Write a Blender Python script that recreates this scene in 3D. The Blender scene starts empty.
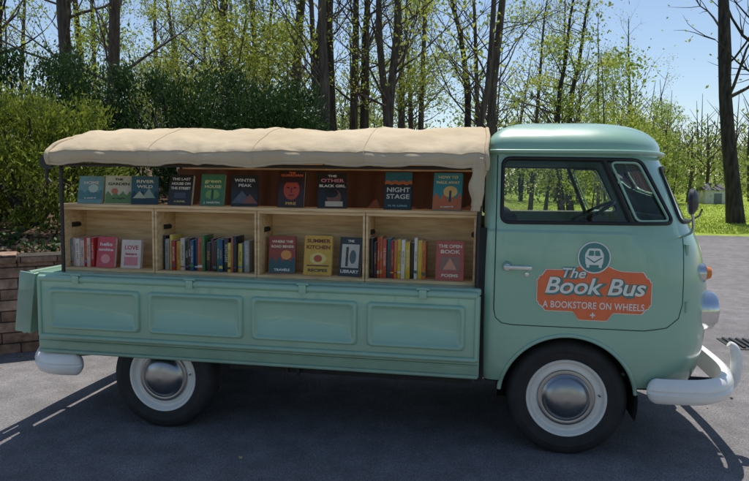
import bpy, bmesh, math, random
import numpy as np
from mathutils import Vector, Matrix, noise
R=math.radians
random.seed(7)
scene=bpy.context.scene
COL=bpy.context.collection

# ------------------------------------------------------------------ helpers
def empty(name,parent=None,M=None):
    o=bpy.data.objects.new(name,None); COL.objects.link(o); o.empty_display_size=.1
    if parent: o.parent=parent
    if M is not None: o.matrix_local=M
    return o
def mk(name,verts,faces,mats,parent=None,smooth=0,mi=None,M=None):
    me=bpy.data.meshes.new(name); me.from_pydata([tuple(v) for v in verts],[],faces); me.update()
    return finish(name,me,mats,parent,smooth,mi,M)
def finish(name,me,mats,parent=None,smooth=0,mi=None,M=None):
    if not isinstance(mats,(list,tuple)): mats=[mats]
    me.materials.clear()
    for m in mats: me.materials.append(m)
    if mi is not None: me.polygons.foreach_set("material_index",mi)
    if smooth:
        me.polygons.foreach_set("use_smooth",[True]*len(me.polygons))
        if smooth<180: me.set_sharp_from_angle(angle=R(smooth))
    o=bpy.data.objects.new(name,me); COL.objects.link(o)
    if parent: o.parent=parent
    if M is not None: o.matrix_local=M
    return o
def fixn(me):
    bm=bmesh.new(); bm.from_mesh(me); bmesh.ops.recalc_face_normals(bm,faces=bm.faces); bm.to_mesh(me); bm.free()
def box(name,lo,hi,mat,parent=None,bev=.004,seg=2,M=None):
    bm=bmesh.new(); bmesh.ops.create_cube(bm,size=1)
    for v in bm.verts:
        v.co=Vector([(lo[i]+hi[i])/2+v.co[i]*(hi[i]-lo[i]) for i in range(3)])
    if bev>0: bmesh.ops.bevel(bm,geom=bm.edges[:],offset=bev,segments=seg,affect='EDGES',profile=.5)
    me=bpy.data.meshes.new(name); bm.to_mesh(me); bm.free()
    return finish(name,me,mat,parent,40 if bev>0 else 0,None,M)
def tube_geo(pts,r,n=8,closed=False,V=None,F=None,caps=True):
    if V is None: V=[];F=[]
    pts=[Vector(p) for p in pts]; m=len(pts); b0=len(V)
    up=Vector((0,0,1)); pr=None
    for i,p in enumerate(pts):
        if closed: t=pts[(i+1)%m]-pts[i-1]
        else: t=pts[min(i+1,m-1)]-pts[max(i-1,0)]
        t.normalize()
        if pr is None:
            a=t.cross(up)
            if a.length<.05: a=t.cross(Vector((1,0,0)))
            a.normalize()
        else:
            a=pr-t*pr.dot(t)
            a.normalize()
        pr=a; b=t.cross(a)
        rr=r[i] if isinstance(r,(list,tuple)) else r
        for k in range(n):
            an=2*math.pi*k/n
            V.append(p+a*(math.cos(an)*rr)+b*(math.sin(an)*rr))
    L=m if closed else m-1
    for i in range(L):
        j=(i+1)%m
        for k in range(n):
            F.append((b0+i*n+k,b0+i*n+(k+1)%n,b0+j*n+(k+1)%n,b0+j*n+k))
    if not closed and caps:
        F.append(tuple(b0+k for k in range(n))); F.append(tuple(b0+(m-1)*n+k for k in reversed(range(n))))
    return V,F
def tube(name,pts,r,mat,parent=None,n=8,closed=False,M=None):
    V,F=tube_geo(pts,r,n,closed); o=mk(name,V,F,mat,parent,50,None,M); fixn(o.data); return o
def lathe(name,prof,c,mats,parent=None,n=56,ax='y',sgn=-1,mi=None,M=None,smooth=35):
    V=[];F=[];I=[]
    for (r,h) in prof:
        for k in range(n):
            a=2*math.pi*k/n
            if ax=='y': V.append((c[0]+r*math.cos(a),c[1]+sgn*h,c[2]+r*math.sin(a)))
            elif ax=='x': V.append((c[0]+sgn*h,c[1]+r*math.cos(a),c[2]+r*math.sin(a)))
            else: V.append((c[0]+r*math.cos(a),c[1]+r*math.sin(a),c[2]+sgn*h))
    for i in range(len(prof)-1):
        for k in range(n):
            F.append((i*n+k,i*n+(k+1)%n,(i+1)*n+(k+1)%n,(i+1)*n+k)); I.append(mi[i] if mi else 0)
    o=mk(name,V,F,mats,parent,smooth,I,M); return o
def ss(a,b,x):
    t=(x-a)/(b-a); t=max(0,min(1,t)); return t*t*(3-2*t)
def lerp_tab(tab,z,c):
    if z<=tab[0][0]: return tab[0][c]
    for a,b in zip(tab,tab[1:]):
        if z<=b[0]:
            t=(z-a[0])/(b[0]-a[0]); return a[c]+(b[c]-a[c])*t
    return tab[-1][c]
def catmull(P,n=8,closed=False):
    P=[Vector(p) for p in P]; out=[]; m=len(P)
    rng=range(m) if closed else range(m-1)
    for i in rng:
        p0=P[(i-1)%m] if (closed or i>0) else P[0]; p1=P[i]; p2=P[(i+1)%m]
        p3=P[(i+2)%m] if (closed or i+2<m) else P[-1]
        for k in range(n):
            t=k/n
            out.append(.5*((2*p1)+(p2-p0)*t+(2*p0-5*p1+4*p2-p3)*t*t+(3*p1-p0-3*p2+p3)*t**3))
    if not closed: out.append(P[-1])
    return out

# ------------------------------------------------------------------ materials
def lin(c,k=1.0):
    return tuple(k*((x/12.92) if x<=.04045 else ((x+.055)/1.055)**2.4) for x in [v/255 for v in c])+(1,)
def base(name):
    m=bpy.data.materials.new(name); m.use_nodes=True; nt=m.node_tree
    return m,nt,nt.nodes["Principled BSDF"]
def N(nt,t,**k):
    n=nt.nodes.new(t)
    for a,b in k.items():
        if a in n.inputs: n.inputs[a].default_value=b
        else: setattr(n,a,b)
    return n
def ramp(nt,stops):
    n=nt.nodes.new('ShaderNodeValToRGB'); e=n.color_ramp.elements
    while len(e)<len(stops): e.new(.5)
    for i,(p,c) in enumerate(stops): e[i].position=p; e[i].color=c
    return n
def simple(name,col,rough=.5,var=.12,scale=8,metal=0,bump=0,bscale=60,coat=0,spec=.5):
    m,nt,b=base(name)
    tc=N(nt,'ShaderNodeTexCoord'); no=N(nt,'ShaderNodeTexNoise',Scale=scale,Detail=5.0)
    nt.links.new(tc.outputs['Object'],no.inputs['Vector'])
    lo=tuple(c*(1-var) for c in col[:3])+(1,); hi=tuple(min(1,c*(1+var)) for c in col[:3])+(1,)
    r=ramp(nt,[(.3,lo),(.7,hi)]); nt.links.new(no.outputs['Fac'],r.inputs['Fac'])
    nt.links.new(r.outputs['Color'],b.inputs['Base Color'])
    b.inputs['Roughness'].default_value=rough; b.inputs['Metallic'].default_value=metal
    b.inputs['Coat Weight'].default_value=coat; b.inputs['Coat Roughness'].default_value=.08
    b.inputs['Specular IOR Level'].default_value=spec
    if bump:
        n2=N(nt,'ShaderNodeTexNoise',Scale=bscale,Detail=4.0); nt.links.new(tc.outputs['Object'],n2.inputs['Vector'])
        bp=N(nt,'ShaderNodeBump',Strength=bump,Distance=.01); nt.links.new(n2.outputs['Fac'],bp.inputs['Height'])
        nt.links.new(bp.outputs['Normal'],b.inputs['Normal'])
    return m
def paint_mat():
    m,nt,b=base("teal_paint")
    tc=N(nt,'ShaderNodeTexCoord'); no=N(nt,'ShaderNodeTexNoise',Scale=1.6,Detail=6.0)
    nt.links.new(tc.outputs['Object'],no.inputs['Vector'])
    r=ramp(nt,[(.3,(.265,.47,.355,1)),(.7,(.305,.525,.40,1))]); nt.links.new(no.outputs['Fac'],r.inputs['Fac'])
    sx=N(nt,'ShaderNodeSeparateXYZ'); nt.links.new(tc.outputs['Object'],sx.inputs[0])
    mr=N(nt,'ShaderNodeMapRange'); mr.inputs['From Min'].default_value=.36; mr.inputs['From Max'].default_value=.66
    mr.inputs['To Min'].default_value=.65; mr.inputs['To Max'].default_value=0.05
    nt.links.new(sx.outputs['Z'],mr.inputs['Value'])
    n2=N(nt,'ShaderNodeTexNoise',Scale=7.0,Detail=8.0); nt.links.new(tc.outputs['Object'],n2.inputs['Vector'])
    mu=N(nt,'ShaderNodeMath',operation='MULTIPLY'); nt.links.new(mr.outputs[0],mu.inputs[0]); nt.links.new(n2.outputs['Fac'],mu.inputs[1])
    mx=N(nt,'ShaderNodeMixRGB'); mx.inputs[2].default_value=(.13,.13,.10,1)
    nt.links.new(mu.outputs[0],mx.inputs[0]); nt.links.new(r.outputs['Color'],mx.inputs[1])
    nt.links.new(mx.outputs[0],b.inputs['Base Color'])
    rr=N(nt,'ShaderNodeMapRange'); rr.inputs['To Min'].default_value=.25; rr.inputs['To Max'].default_value=.45
    nt.links.new(n2.outputs['Fac'],rr.inputs['Value']); nt.links.new(rr.outputs[0],b.inputs['Roughness'])
    b.inputs['Coat Weight'].default_value=.8; b.inputs['Coat Roughness'].default_value=.04
    n3=N(nt,'ShaderNodeTexNoise',Scale=3.5,Detail=2.0); nt.links.new(tc.outputs['Object'],n3.inputs['Vector'])
    bp=N(nt,'ShaderNodeBump',Strength=.18,Distance=.02); nt.links.new(n3.outputs['Fac'],bp.inputs['Height'])
    nt.links.new(bp.outputs['Normal'],b.inputs['Normal']); nt.links.new(bp.outputs['Normal'],b.inputs['Coat Normal'])
    return m
TEAL=paint_mat()
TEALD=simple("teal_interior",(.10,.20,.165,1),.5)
WHITE=simple("white_paint",(.80,.80,.77,1),.35,.06,5,coat=.3)
CREAM=simple("cream_rim_paint",(.76,.75,.70,1),.35,.05,10,coat=.2)
CHROME=simple("chrome",(.62,.63,.64,1),.16,.05,6,metal=1)
HUB=simple("hubcap_metal",(.36,.37,.38,1),.28,.12,5,metal=1)
RUBBER=simple("tyre_rubber",(.022,.022,.023,1),.75,.3,14,bump=.2)
BLACK=simple("black_rubber_seal",(.012,.012,.013,1),.5,.2)
STEEL=simple("black_steel",(.02,.02,.022,1),.4,.2)
DARK=simple("underbody",(.02,.019,.018,1),.85,.3)
SEAM=simple("panel_gap",(.03,.06,.048,1),.8,.1)
VINYL=simple("seat_vinyl",(.05,.045,.04,1),.5,.2)
ORANGE=simple("orange_decal",(.82,.17,.06,1),.45,.08,20)
DWHITE=simple("decal_white",(.80,.78,.72,1),.5,.04)
DTEAL=simple("decal_teal",(.08,.24,.22,1),.5,.05)
AMBER=simple("amber_lens",(.7,.2,.02,1),.2,.05,coat=.5)
LENS=simple("lamp_glass",(.55,.57,.58,1),.1,.1,coat=.7)
def glass_mat():
    m=bpy.data.materials.new("window_glass"); m.use_nodes=True; nt=m.node_tree; nt.nodes.clear()
    o=N(nt,'ShaderNodeOutputMaterial'); mx=N(nt,'ShaderNodeMixShader'); tr=N(nt,'ShaderNodeBsdfTransparent'); gl=N(nt,'ShaderNodeBsdfGlossy')
    tr.inputs[0].default_value=(.86,.90,.88,1); gl.inputs['Roughness'].default_value=.02
    lw=N(nt,'ShaderNodeFresnel'); lw.inputs[0].default_value=1.55
    nt.links.new(lw.outputs[0],mx.inputs[0]); nt.links.new(tr.outputs[0],mx.inputs[1]); nt.links.new(gl.outputs[0],mx.inputs[2]); nt.links.new(mx.outputs[0],o.inputs[0])
    return m
GLASS=glass_mat()
def wood_mat():
    m,nt,b=base("plywood")
    tc=N(nt,'ShaderNodeTexCoord'); mp=N(nt,'ShaderNodeMapping'); mp.inputs['Scale'].default_value=(1.5,9,14)
    nt.links.new(tc.outputs['Object'],mp.inputs[0]); no=N(nt,'ShaderNodeTexNoise',Scale=3.0,Detail=7.0,Distortion=.6)
    nt.links.new(mp.outputs[0],no.inputs['Vector'])
    r=ramp(nt,[(.25,(.50,.31,.15,1)),(.55,(.74,.53,.29,1)),(.8,(.83,.63,.37,1))]); nt.links.new(no.outputs['Fac'],r.inputs['Fac'])
    nt.links.new(r.outputs['Color'],b.inputs['Base Color']); b.inputs['Roughness'].default_value=.6
    return m
WOOD=wood_mat()
def canvas_mat(name,a,c,t,tf):
    m,nt,b=base(name)
    tc=N(nt,'ShaderNodeTexCoord'); no=N(nt,'ShaderNodeTexNoise',Scale=2.2,Detail=7.0); nt.links.new(tc.outputs['Object'],no.inputs['Vector'])
    r=ramp(nt,[(.3,a),(.7,c)]); nt.links.new(no.outputs['Fac'],r.inputs['Fac'])
    nt.links.new(r.outputs['Color'],b.inputs['Base Color']); b.inputs['Roughness'].default_value=.85
    b.inputs['Specular IOR Level'].default_value=.15
    n2=N(nt,'ShaderNodeTexNoise',Scale=12.0,Detail=5.0); nt.links.new(tc.outputs['Object'],n2.inputs['Vector'])
    bp=N(nt,'ShaderNodeBump',Strength=.4,Distance=.02); nt.links.new(n2.outputs['Fac'],bp.inputs['Height']); nt.links.new(bp.outputs['Normal'],b.inputs['Normal'])
    tl=N(nt,'ShaderNodeBsdfTranslucent'); tl.inputs[0].default_value=t
    mx=N(nt,'ShaderNodeMixShader'); mx.inputs[0].default_value=tf; out=nt.nodes['Material Output']
    nt.links.new(b.outputs[0],mx.inputs[1]); nt.links.new(tl.outputs[0],mx.inputs[2]); nt.links.new(mx.outputs[0],out.inputs[0])
    return m
CANVAS=canvas_mat("canvas_cloth",(.64,.52,.35,1),(.76,.64,.46,1),(.42,.24,.12,1),.22)
LINING=canvas_mat("brown_curtain",(.09,.042,.03,1),(.15,.075,.055,1),(.16,.065,.04,1),.25)
def asphalt_mat():
    m,nt,b=base("asphalt")
    tc=N(nt,'ShaderNodeTexCoord')
    n1=N(nt,'ShaderNodeTexNoise',Scale=.5,Detail=6.0); n2=N(nt,'ShaderNodeTexNoise',Scale=160.0,Detail=3.0); n3=N(nt,'ShaderNodeTexVoronoi',Scale=120.0)
    n4=N(nt,'ShaderNodeTexNoise',Scale=5.0,Detail=8.0)
    for n in (n1,n2,n3,n4): nt.links.new(tc.outputs['Object'],n.inputs['Vector'])
    r1=ramp(nt,[(.3,(.165,.160,.165,1)),(.7,(.225,.218,.225,1))]); nt.links.new(n1.outputs['Fac'],r1.inputs['Fac'])
    r2=ramp(nt,[(.3,(.5,.5,.5,1)),(.72,(1.5,1.5,1.5,1))]); nt.links.new(n2.outputs['Fac'],r2.inputs['Fac'])
    r4=ramp(nt,[(.35,(.82,.82,.82,1)),(.7,(1.14,1.14,1.14,1))]); nt.links.new(n4.outputs['Fac'],r4.inputs['Fac'])
    a=N(nt,'ShaderNodeMixRGB',blend_type='MULTIPLY'); a.inputs[0].default_value=1
    nt.links.new(r1.outputs[0],a.inputs[1]); nt.links.new(r2.outputs[0],a.inputs[2])
    c=N(nt,'ShaderNodeMixRGB',blend_type='MULTIPLY'); c.inputs[0].default_value=1
    nt.links.new(a.outputs[0],c.inputs[1]); nt.links.new(r4.outputs[0],c.inputs[2])
    nt.links.new(c.outputs[0],b.inputs['Base Color']); b.inputs['Roughness'].default_value=.9; b.inputs['Specular IOR Level'].default_value=.15
    bp=N(nt,'ShaderNodeBump',Strength=.6,Distance=.006); nt.links.new(n3.outputs['Distance'],bp.inputs['Height']); nt.links.new(bp.outputs['Normal'],b.inputs['Normal'])
    return m
ASPH=asphalt_mat()
def ground_mat():
    m,nt,b=base("grass_and_leaf_litter")
    tc=N(nt,'ShaderNodeTexCoord')
    n1=N(nt,'ShaderNodeTexNoise',Scale=.35,Detail=5.0); n2=N(nt,'ShaderNodeTexNoise',Scale=9.0,Detail=8.0); n3=N(nt,'ShaderNodeTexNoise',Scale=1.3,Detail=10.0)
    for n in (n1,n2,n3): nt.links.new(tc.outputs['Object'],n.inputs['Vector'])
    g=ramp(nt,[(.3,(.16,.22,.035,1)),(.5,(.26,.35,.05,1)),(.7,(.36,.44,.09,1))]); nt.links.new(n3.outputs['Fac'],g.inputs['Fac'])
    l=ramp(nt,[(.35,(.045,.032,.02,1)),(.6,(.15,.10,.065,1)),(.75,(.25,.19,.13,1))]); nt.links.new(n2.outputs['Fac'],l.inputs['Fac'])
    sx=N(nt,'ShaderNodeSeparateXYZ'); nt.links.new(tc.outputs['Object'],sx.inputs[0])
    ad=N(nt,'ShaderNodeMath',operation='MULTIPLY_ADD'); ad.inputs[1].default_value=7.0; nt.links.new(n1.outputs['Fac'],ad.inputs[0]); nt.links.new(sx.outputs['X'],ad.inputs[2])
    mr=N(nt,'ShaderNodeMapRange'); mr.inputs['From Min'].default_value=2.5; mr.inputs['From Max'].default_value=6.5; nt.links.new(ad.outputs[0],mr.inputs['Value'])
    mx=N(nt,'ShaderNodeMixRGB'); nt.links.new(mr.outputs[0],mx.inputs[0]); nt.links.new(l.outputs[0],mx.inputs[1]); nt.links.new(g.outputs[0],mx.inputs[2])
    nt.links.new(mx.outputs[0],b.inputs['Base Color']); b.inputs['Roughness'].default_value=.95; b.inputs['Specular IOR Level'].default_value=.1
    bp=N(nt,'ShaderNodeBump',Strength=.7,Distance=.05); nt.links.new(n2.outputs['Fac'],bp.inputs['Height']); nt.links.new(bp.outputs['Normal'],b.inputs['Normal'])
    return m
GROUND=ground_mat()
def leaf_mat(name,c1,c2,tr=.35):
    m,nt,b=base(name)
    ge=N(nt,'ShaderNodeNewGeometry'); r=ramp(nt,[(0,c1),(1,c2)]); nt.links.new(ge.outputs['Random Per Island'],r.inputs['Fac'])
    nt.links.new(r.outputs[0],b.inputs['Base Color']); b.inputs['Roughness'].default_value=.6; b.inputs['Specular IOR Level'].default_value=.25
    tl=N(nt,'ShaderNodeBsdfTranslucent'); nt.links.new(r.outputs[0],tl.inputs[0])
    mx=N(nt,'ShaderNodeMixShader'); mx.inputs[0].default_value=tr
    nt.links.new(b.outputs[0],mx.inputs[1]); nt.links.new(tl.outputs[0],mx.inputs[2]); nt.links.new(mx.outputs[0],nt.nodes['Material Output'].inputs[0])
    return m
LEAF1=leaf_mat("spring_leaves",(.17,.26,.03,1),(.42,.50,.09,1),.5)
LEAF2=leaf_mat("young_leaves",(.26,.32,.045,1),(.52,.56,.13,1),.5)
LEAFD=leaf_mat("conifer_needles",(.018,.045,.014,1),(.055,.115,.028,1),.15)
LEAFY=leaf_mat("golden_juniper",(.045,.085,.012,1),(.33,.38,.05,1),.28)
LEAFFAR=leaf_mat("far_leaves",(.14,.20,.05,1),(.38,.44,.12,1),.4)
GRASSB=leaf_mat("grass_blades",(.20,.29,.03,1),(.44,.50,.09,1),.4)
DRY=simple("dry_leaves",(.30,.22,.12,1),.9,.5,30)
def bark_mat(name,a,c):
    m,nt,b=base(name)
    tc=N(nt,'ShaderNodeTexCoord'); mp=N(nt,'ShaderNodeMapping'); mp.inputs['Scale'].default_value=(14,14,2.5); nt.links.new(tc.outputs['Object'],mp.inputs[0])
    no=N(nt,'ShaderNodeTexNoise',Scale=1.0,Detail=6.0); nt.links.new(mp.outputs[0],no.inputs['Vector'])
    r=ramp(nt,[(.35,a),(.7,c)]); nt.links.new(no.outputs['Fac'],r.inputs['Fac']); nt.links.new(r.outputs[0],b.inputs['Base Color']); b.inputs['Roughness'].default_value=.95
    bp=N(nt,'ShaderNodeBump',Strength=.8,Distance=.03); nt.links.new(no.outputs['Fac'],bp.inputs['Height']); nt.links.new(bp.outputs['Normal'],b.inputs['Normal'])
    return m
BARK=bark_mat("bark",(.045,.035,.028,1),(.16,.125,.10,1))
BARKD=bark_mat("dark_bark",(.02,.016,.013,1),(.08,.065,.055,1))
def brick_mat():
    m,nt,b=base("retaining_wall_block")
    tc=N(nt,'ShaderNodeTexCoord'); sx=N(nt,'ShaderNodeSeparateXYZ'); cb=N(nt,'ShaderNodeCombineXYZ')
    nt.links.new(tc.outputs['Object'],sx.inputs[0]); ad=N(nt,'ShaderNodeMath',operation='ADD'); nt.links.new(sx.outputs['X'],ad.inputs[0]); nt.links.new(sx.outputs['Y'],ad.inputs[1])
    nt.links.new(ad.outputs[0],cb.inputs[0]); nt.links.new(sx.outputs['Z'],cb.inputs[1])
    br=N(nt,'ShaderNodeTexBrick'); br.inputs['Scale'].default_value=1; br.inputs['Brick Width'].default_value=.30; br.inputs['Row Height'].default_value=.10
    br.inputs['Mortar Size'].default_value=.006; br.inputs['Color1'].default_value=(.24,.145,.10,1); br.inputs['Color2'].default_value=(.40,.27,.20,1); br.inputs['Mortar'].default_value=(.05,.04,.03,1)
    nt.links.new(cb.outputs[0],br.inputs['Vector'])
    no=N(nt,'ShaderNodeTexNoise',Scale=14.0,Detail=8.0); nt.links.new(tc.outputs['Object'],no.inputs['Vector'])
    r=ramp(nt,[(.3,(.5,.5,.5,1)),(.7,(1.35,1.35,1.35,1))]); nt.links.new(no.outputs['Fac'],r.inputs['Fac'])
    mx=N(nt,'ShaderNodeMixRGB',blend_type='MULTIPLY'); mx.inputs[0].default_value=1; nt.links.new(br.outputs['Color'],mx.inputs[1]); nt.links.new(r.outputs[0],mx.inputs[2])
    nt.links.new(mx.outputs[0],b.inputs['Base Color']); b.inputs['Roughness'].default_value=.95
    ma=N(nt,'ShaderNodeMath',operation='MULTIPLY_ADD'); ma.inputs[1].default_value=-2.0; nt.links.new(br.outputs['Fac'],ma.inputs[0]); nt.links.new(no.outputs['Fac'],ma.inputs[2])
    bp=N(nt,'ShaderNodeBump',Strength=.9,Distance=.03); nt.links.new(ma.outputs[0],bp.inputs['Height']); nt.links.new(bp.outputs['Normal'],b.inputs['Normal'])
    return m
BRICK=brick_mat()

# ------------------------------------------------------------------ TRUCK
CY=.86
truck=empty("pickup_truck")
TILT=Matrix.Translation((0,0,.045))@Matrix.Rotation(R(.8),4,'Y')
body=empty("body",truck,TILT)
TAB=[(.38,.825,.825),(.44,.843,.85),(.55,.855,.872),(.70,.86,.885),(.85,.86,.885),(.97,.859,.872),(1.08,.856,.848),(1.16,.852,.825),(1.232,.846,.795),
     (1.246,.832,.775),(1.30,.822,.755),(1.42,.805,.70),(1.55,.787,.64),(1.67,.768,.575)]
XB=-.47
NSE=2.6
def rcf(z): return .56 if z<1.24 else .50
def side_y(x,z,off=0):
    hw=lerp_tab(TAB,z,1); xf=lerp_tab(TAB,z,2); rc=rcf(z); xs=xf-rc
    if x<=xs: y=hw
    else:
        c=min(1,(x-xs)/rc)**(NSE/2); s=math.sqrt(max(0,1-c*c)); y=hw*s**(2/NSE)
    return CY-y-off
def outline(hw,xf,rc,xb=XB,rb=.07,nf=26,xs_scale=1):
    pts=[]
    xs=xf-rc
    half=[]
    for k in range(5):
        a=math.pi/2*k/4
        half.append((xb+rb-rb*math.cos(a) , -(hw-rb+rb*math.sin(a))))
    for k in range(1,9): half.append((xb+rb+(xs-xb-rb)*k/9,-hw))
    for k in range(nf+1):
        t=math.pi/2*(1-k/nf)
        half.append((xs+rc*max(0,math.cos(t))**(2/NSE),-hw*max(0,math.sin(t))**(2/NSE)))
    pts=half+[(x,-y) for x,y in reversed(half[:-1])]
    return pts
levels=[]
for i,(z,hw,xf) in enumerate(TAB):
    levels.append((z,outline(hw,xf,rcf(z))))
    if i+1<len(TAB) and TAB[i+1][0]-z>.09:
        zz=(z+TAB[i+1][0])/2; levels.append((zz,outline(lerp_tab(TAB,zz,1),lerp_tab(TAB,zz,2),rcf(zz))))
for k in range(0,11):
    t=math.pi/2*k/10.6
    s=math.cos(t)**.62; z=1.69+.195*math.sin(t)**.95
    o=outline(.775,.59,.50)
    levels.append((z,[((x-.03)*s+.03,y*s) for x,y in o]))
V=[];F=[]; n=len(levels[0][1])
for z,o in levels:
    for x,y in o: V.append((x,CY+y,z))
for i in range(len(levels)-1):
    for k in range(n):
        F.append((i*n+k,i*n+(k+1)%n,(i+1)*n+(k+1)%n,(i+1)*n+k))
F.append(tuple(reversed(range(n)))); b0=(len(levels)-1)*n; F.append(tuple(b0+k for k in range(n)))
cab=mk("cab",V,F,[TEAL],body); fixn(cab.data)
sol=cab.modifiers.new("s",'SOLIDIFY'); sol.thickness=.022; sol.offset=-1; sol.use_even_offset=False
def roundpoly(P,r,seg=5):
    out=[];m=len(P)
    for i in range(m):
        p=Vector(P[i]); a=(Vector(P[i-1])-p).normalized(); b=(Vector(P[(i+1)%m])-p).normalized()
        p1=p+a*r; p2=p+b*r
        for k in range(seg+1):
            t=k/seg; out.append(((1-t)**2)*p1+2*t*(1-t)*p+t*t*p2)
    return out
def prism(name,P,axis,lo,hi):
    m=len(P); V=[]
    for h in (lo,hi):
        for p in P:
            V.append((p[0],h,p[1]) if axis=='y' else (h,p[0],p[1]))
    F=[tuple(range(m)),tuple(reversed(range(m,2*m)))]+[(k,m+k,m+(k+1)%m,(k+1)%m) for k in range(m)]
    o=mk(name,V,F,[TEAL]); fixn(o.data); return o
SW=roundpoly([(-.375,1.285),(.555,1.295),(.375,1.64),(-.375,1.645)],.045)
WS=[roundpoly([(CY+s*.035,1.29),(CY+s*.68,1.30),(CY+s*.60,1.60),(CY+s*.035,1.61)],.04) for s in (-1,1)]
RW=roundpoly([(CY-.5,1.33),(CY+.5,1.33),(CY+.46,1.60),(CY-.46,1.60)],.05)
ARC=[(.01+.372*math.cos(2*math.pi*k/48),.290+.372*math.sin(2*math.pi*k/48)) for k in range(48)]
cut=[prism("c",SW,'y',-.4,2.2),prism("c",WS[0],'x',.2,1.3),prism("c",WS[1],'x',.2,1.3),prism("c",RW,'x',-.7,-.3),
     prism("c",ARC,'y',-.3,.27),prism("c",ARC,'y',1.45,2.0)]
for c in cut:
    c.parent=body
    md=cab.modifiers.new("b",'BOOLEAN'); md.object=c; md.operation='DIFFERENCE'; md.solver='EXACT'
bpy.context.view_layer.update()
dg=bpy.context.evaluated_depsgraph_get()
me=bpy.data.meshes.new_from_object(cab.evaluated_get(dg))
cab.modifiers.clear(); old=cab.data; cab.data=me
me.materials.clear(); me.materials.append(TEAL)
me.polygons.foreach_set("use_smooth",[True]*len(me.polygons)); me.set_sharp_from_angle(angle=R(28))
for c in cut: bpy.data.objects.remove(c)

def on_side(P,off=0,far=False):
    out=[]
    for x,z in P:
        y=side_y(x,z,off); out.append((x,2*CY-y if far else y,z))
    return out
def dens(P,closed=True,step=.03):
    out=[];m=len(P)
    for i in range(m if closed else m-1):
        a=Vector(P[i]);b=Vector(P[(i+1)%m]); k=max(1,int((b-a).length/step))
        for j in range(k): out.append(a+(b-a)*j/k)
    if not closed: out.append(Vector(P[-1]))
    return out
for far in (False,True):
    tube("window_seal",on_side(dens([tuple(p) for p in SW]),.001,far),.011,BLACK,body,8,True)
    P=dens([tuple(p) for p in SW],True,.05); cx,cz=.05,1.46
    m=len(P)
    V=[];F=[]; rings=6
    for r_ in range(rings):
        s=1-r_/rings
        V+=on_side([((p[0]-cx)*s+cx,(p[1]-cz)*s+cz) for p in P],-.012,far)
    V+=on_side([(cx,cz)],-.012,far)
    for r_ in range(rings-1):
        for k in range(m): F.append((r_*m+k,r_*m+(k+1)%m,(r_+1)*m+(k+1)%m,(r_+1)*m+k))
    for k in range(m): F.append(((rings-1)*m+k,(rings-1)*m+(k+1)%m,rings*m))
    mk("door_glass",V,F,GLASS,body,180)
    tube("vent_bar",on_side(dens([(.165,1.645),(.320,1.29)],False),-.002,far),.014,BLACK,body,6)
    tube("vent_frame",on_side(dens([(p[0],p[1]) for p in roundpoly([(.205,1.625),(.36,1.625),(.53,1.308),(.348,1.305)],.03)]),.000,far),.007,TEAL,body,6,True)
    AP=[(.01+.375*math.cos(a),.290+.375*math.sin(a)) for a in [R(8)+R(166)*k/40 for k in range(41)]]
    tube("wheel_arch_lip",on_side(AP,.0,far),.012,TEAL,body,8)
    DP=[(-.405,1.66),(-.405,.80),(-.395,.75),(-.36,.72),(-.30,.712),(.40,.712),(.52,.73),(.585,.78),(.605,.86),(.61,1.22)]
    tube("door_gap",on_side(dens(DP,False),-.001,far),.0033,SEAM,body,5)
    hy=side_y(-.28,1.04)
    s=-1 if not far else 1
    yy=hy if not far else 2*CY-hy
    box("door_handle",(-.355,yy+s*.045-.008,1.03),(-.205,yy+s*.045+.008,1.052),CHROME,body,.006)
    lathe("handle_base",[(0,.05),(.018,.045),(.024,.02),(.03,.0)],(-.34,yy,1.041),CHROME,body,20,'y',s)
    lathe("door_lock",[(0,.012),(.012,.01),(.014,.0)],(-.23,yy,1.0),CHROME,body,16,'y',s)
    for hz_ in (.84,1.15):
        yh=side_y(.63,hz_); 
        if far: yh=2*CY-yh
        tube("door_hinge",[(.632,yh,hz_-.03),(.632,yh,hz_+.03)],.012,TEAL,body,8)
for i,s in enumerate((-1,1)):
    V=[];F=[];P=dens([tuple(p) for p in WS[i]],True,.05);m=len(P);cx,cz=CY+s*.34,1.45;rings=6
    def fx(y,z,off):
        hw=lerp_tab(TAB,z,1);xf=lerp_tab(TAB,z,2);rc=rcf(z); q=min(1,abs(y-CY)/hw)**(NSE/2); return xf-rc+rc*math.sqrt(max(0,1-q*q))**(2/NSE)+off
    for r_ in range(rings):
        sc=1-r_/rings
        for p in P:
            y=(p[0]-cx)*sc+cx; z=(p[1]-cz)*sc+cz; V.append((fx(y,z,-.012),y,z))
    V.append((fx(cx,cz,-.012),cx,cz))
    for r_ in range(rings-1):
        for k in range(m): F.append((r_*m+k,r_*m+(k+1)%m,(r_+1)*m+(k+1)%m,(r_+1)*m+k))
    for k in range(m): F.append(((rings-1)*m+k,(rings-1)*m+(k+1)%m,rings*m))
    mk("windshield",V,F,GLASS,body,180)
    tube("windshield_seal",[(fx(p[0],p[1],.002),p[0],p[1]) for p in P],.012,BLACK,body,8,True)
P=dens([tuple(p) for p in RW])
tube("rear_window_seal",[(XB-.002,p[0],p[1]) for p in P],.012,BLACK,body,6,True)
mk("rear_window_glass",[(XB+.01,p[0],p[1]) for p in P],[tuple(range(len(P)))],GLASS,body)
g=outline(.787,.605,.50); tube("rain_gutter",[(x,CY+y,1.682) for x,y in g],.012,TEAL,body,8,True)
box("cab_floor",(-.43,.10,.66),(.50,1.62,.69),DARK,body,.01)
box("seat_base",(-.30,.15,.69),(.16,1.57,.92),VINYL,body,.05,3)
box("seat_back",(-.40,.15,.92),(-.27,1.57,1.33),VINYL,body,.05,3)
box("dashboard",(.50,.24,1.02),(.62,1.48,1.24),TEALD,body,.04,3)
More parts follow.
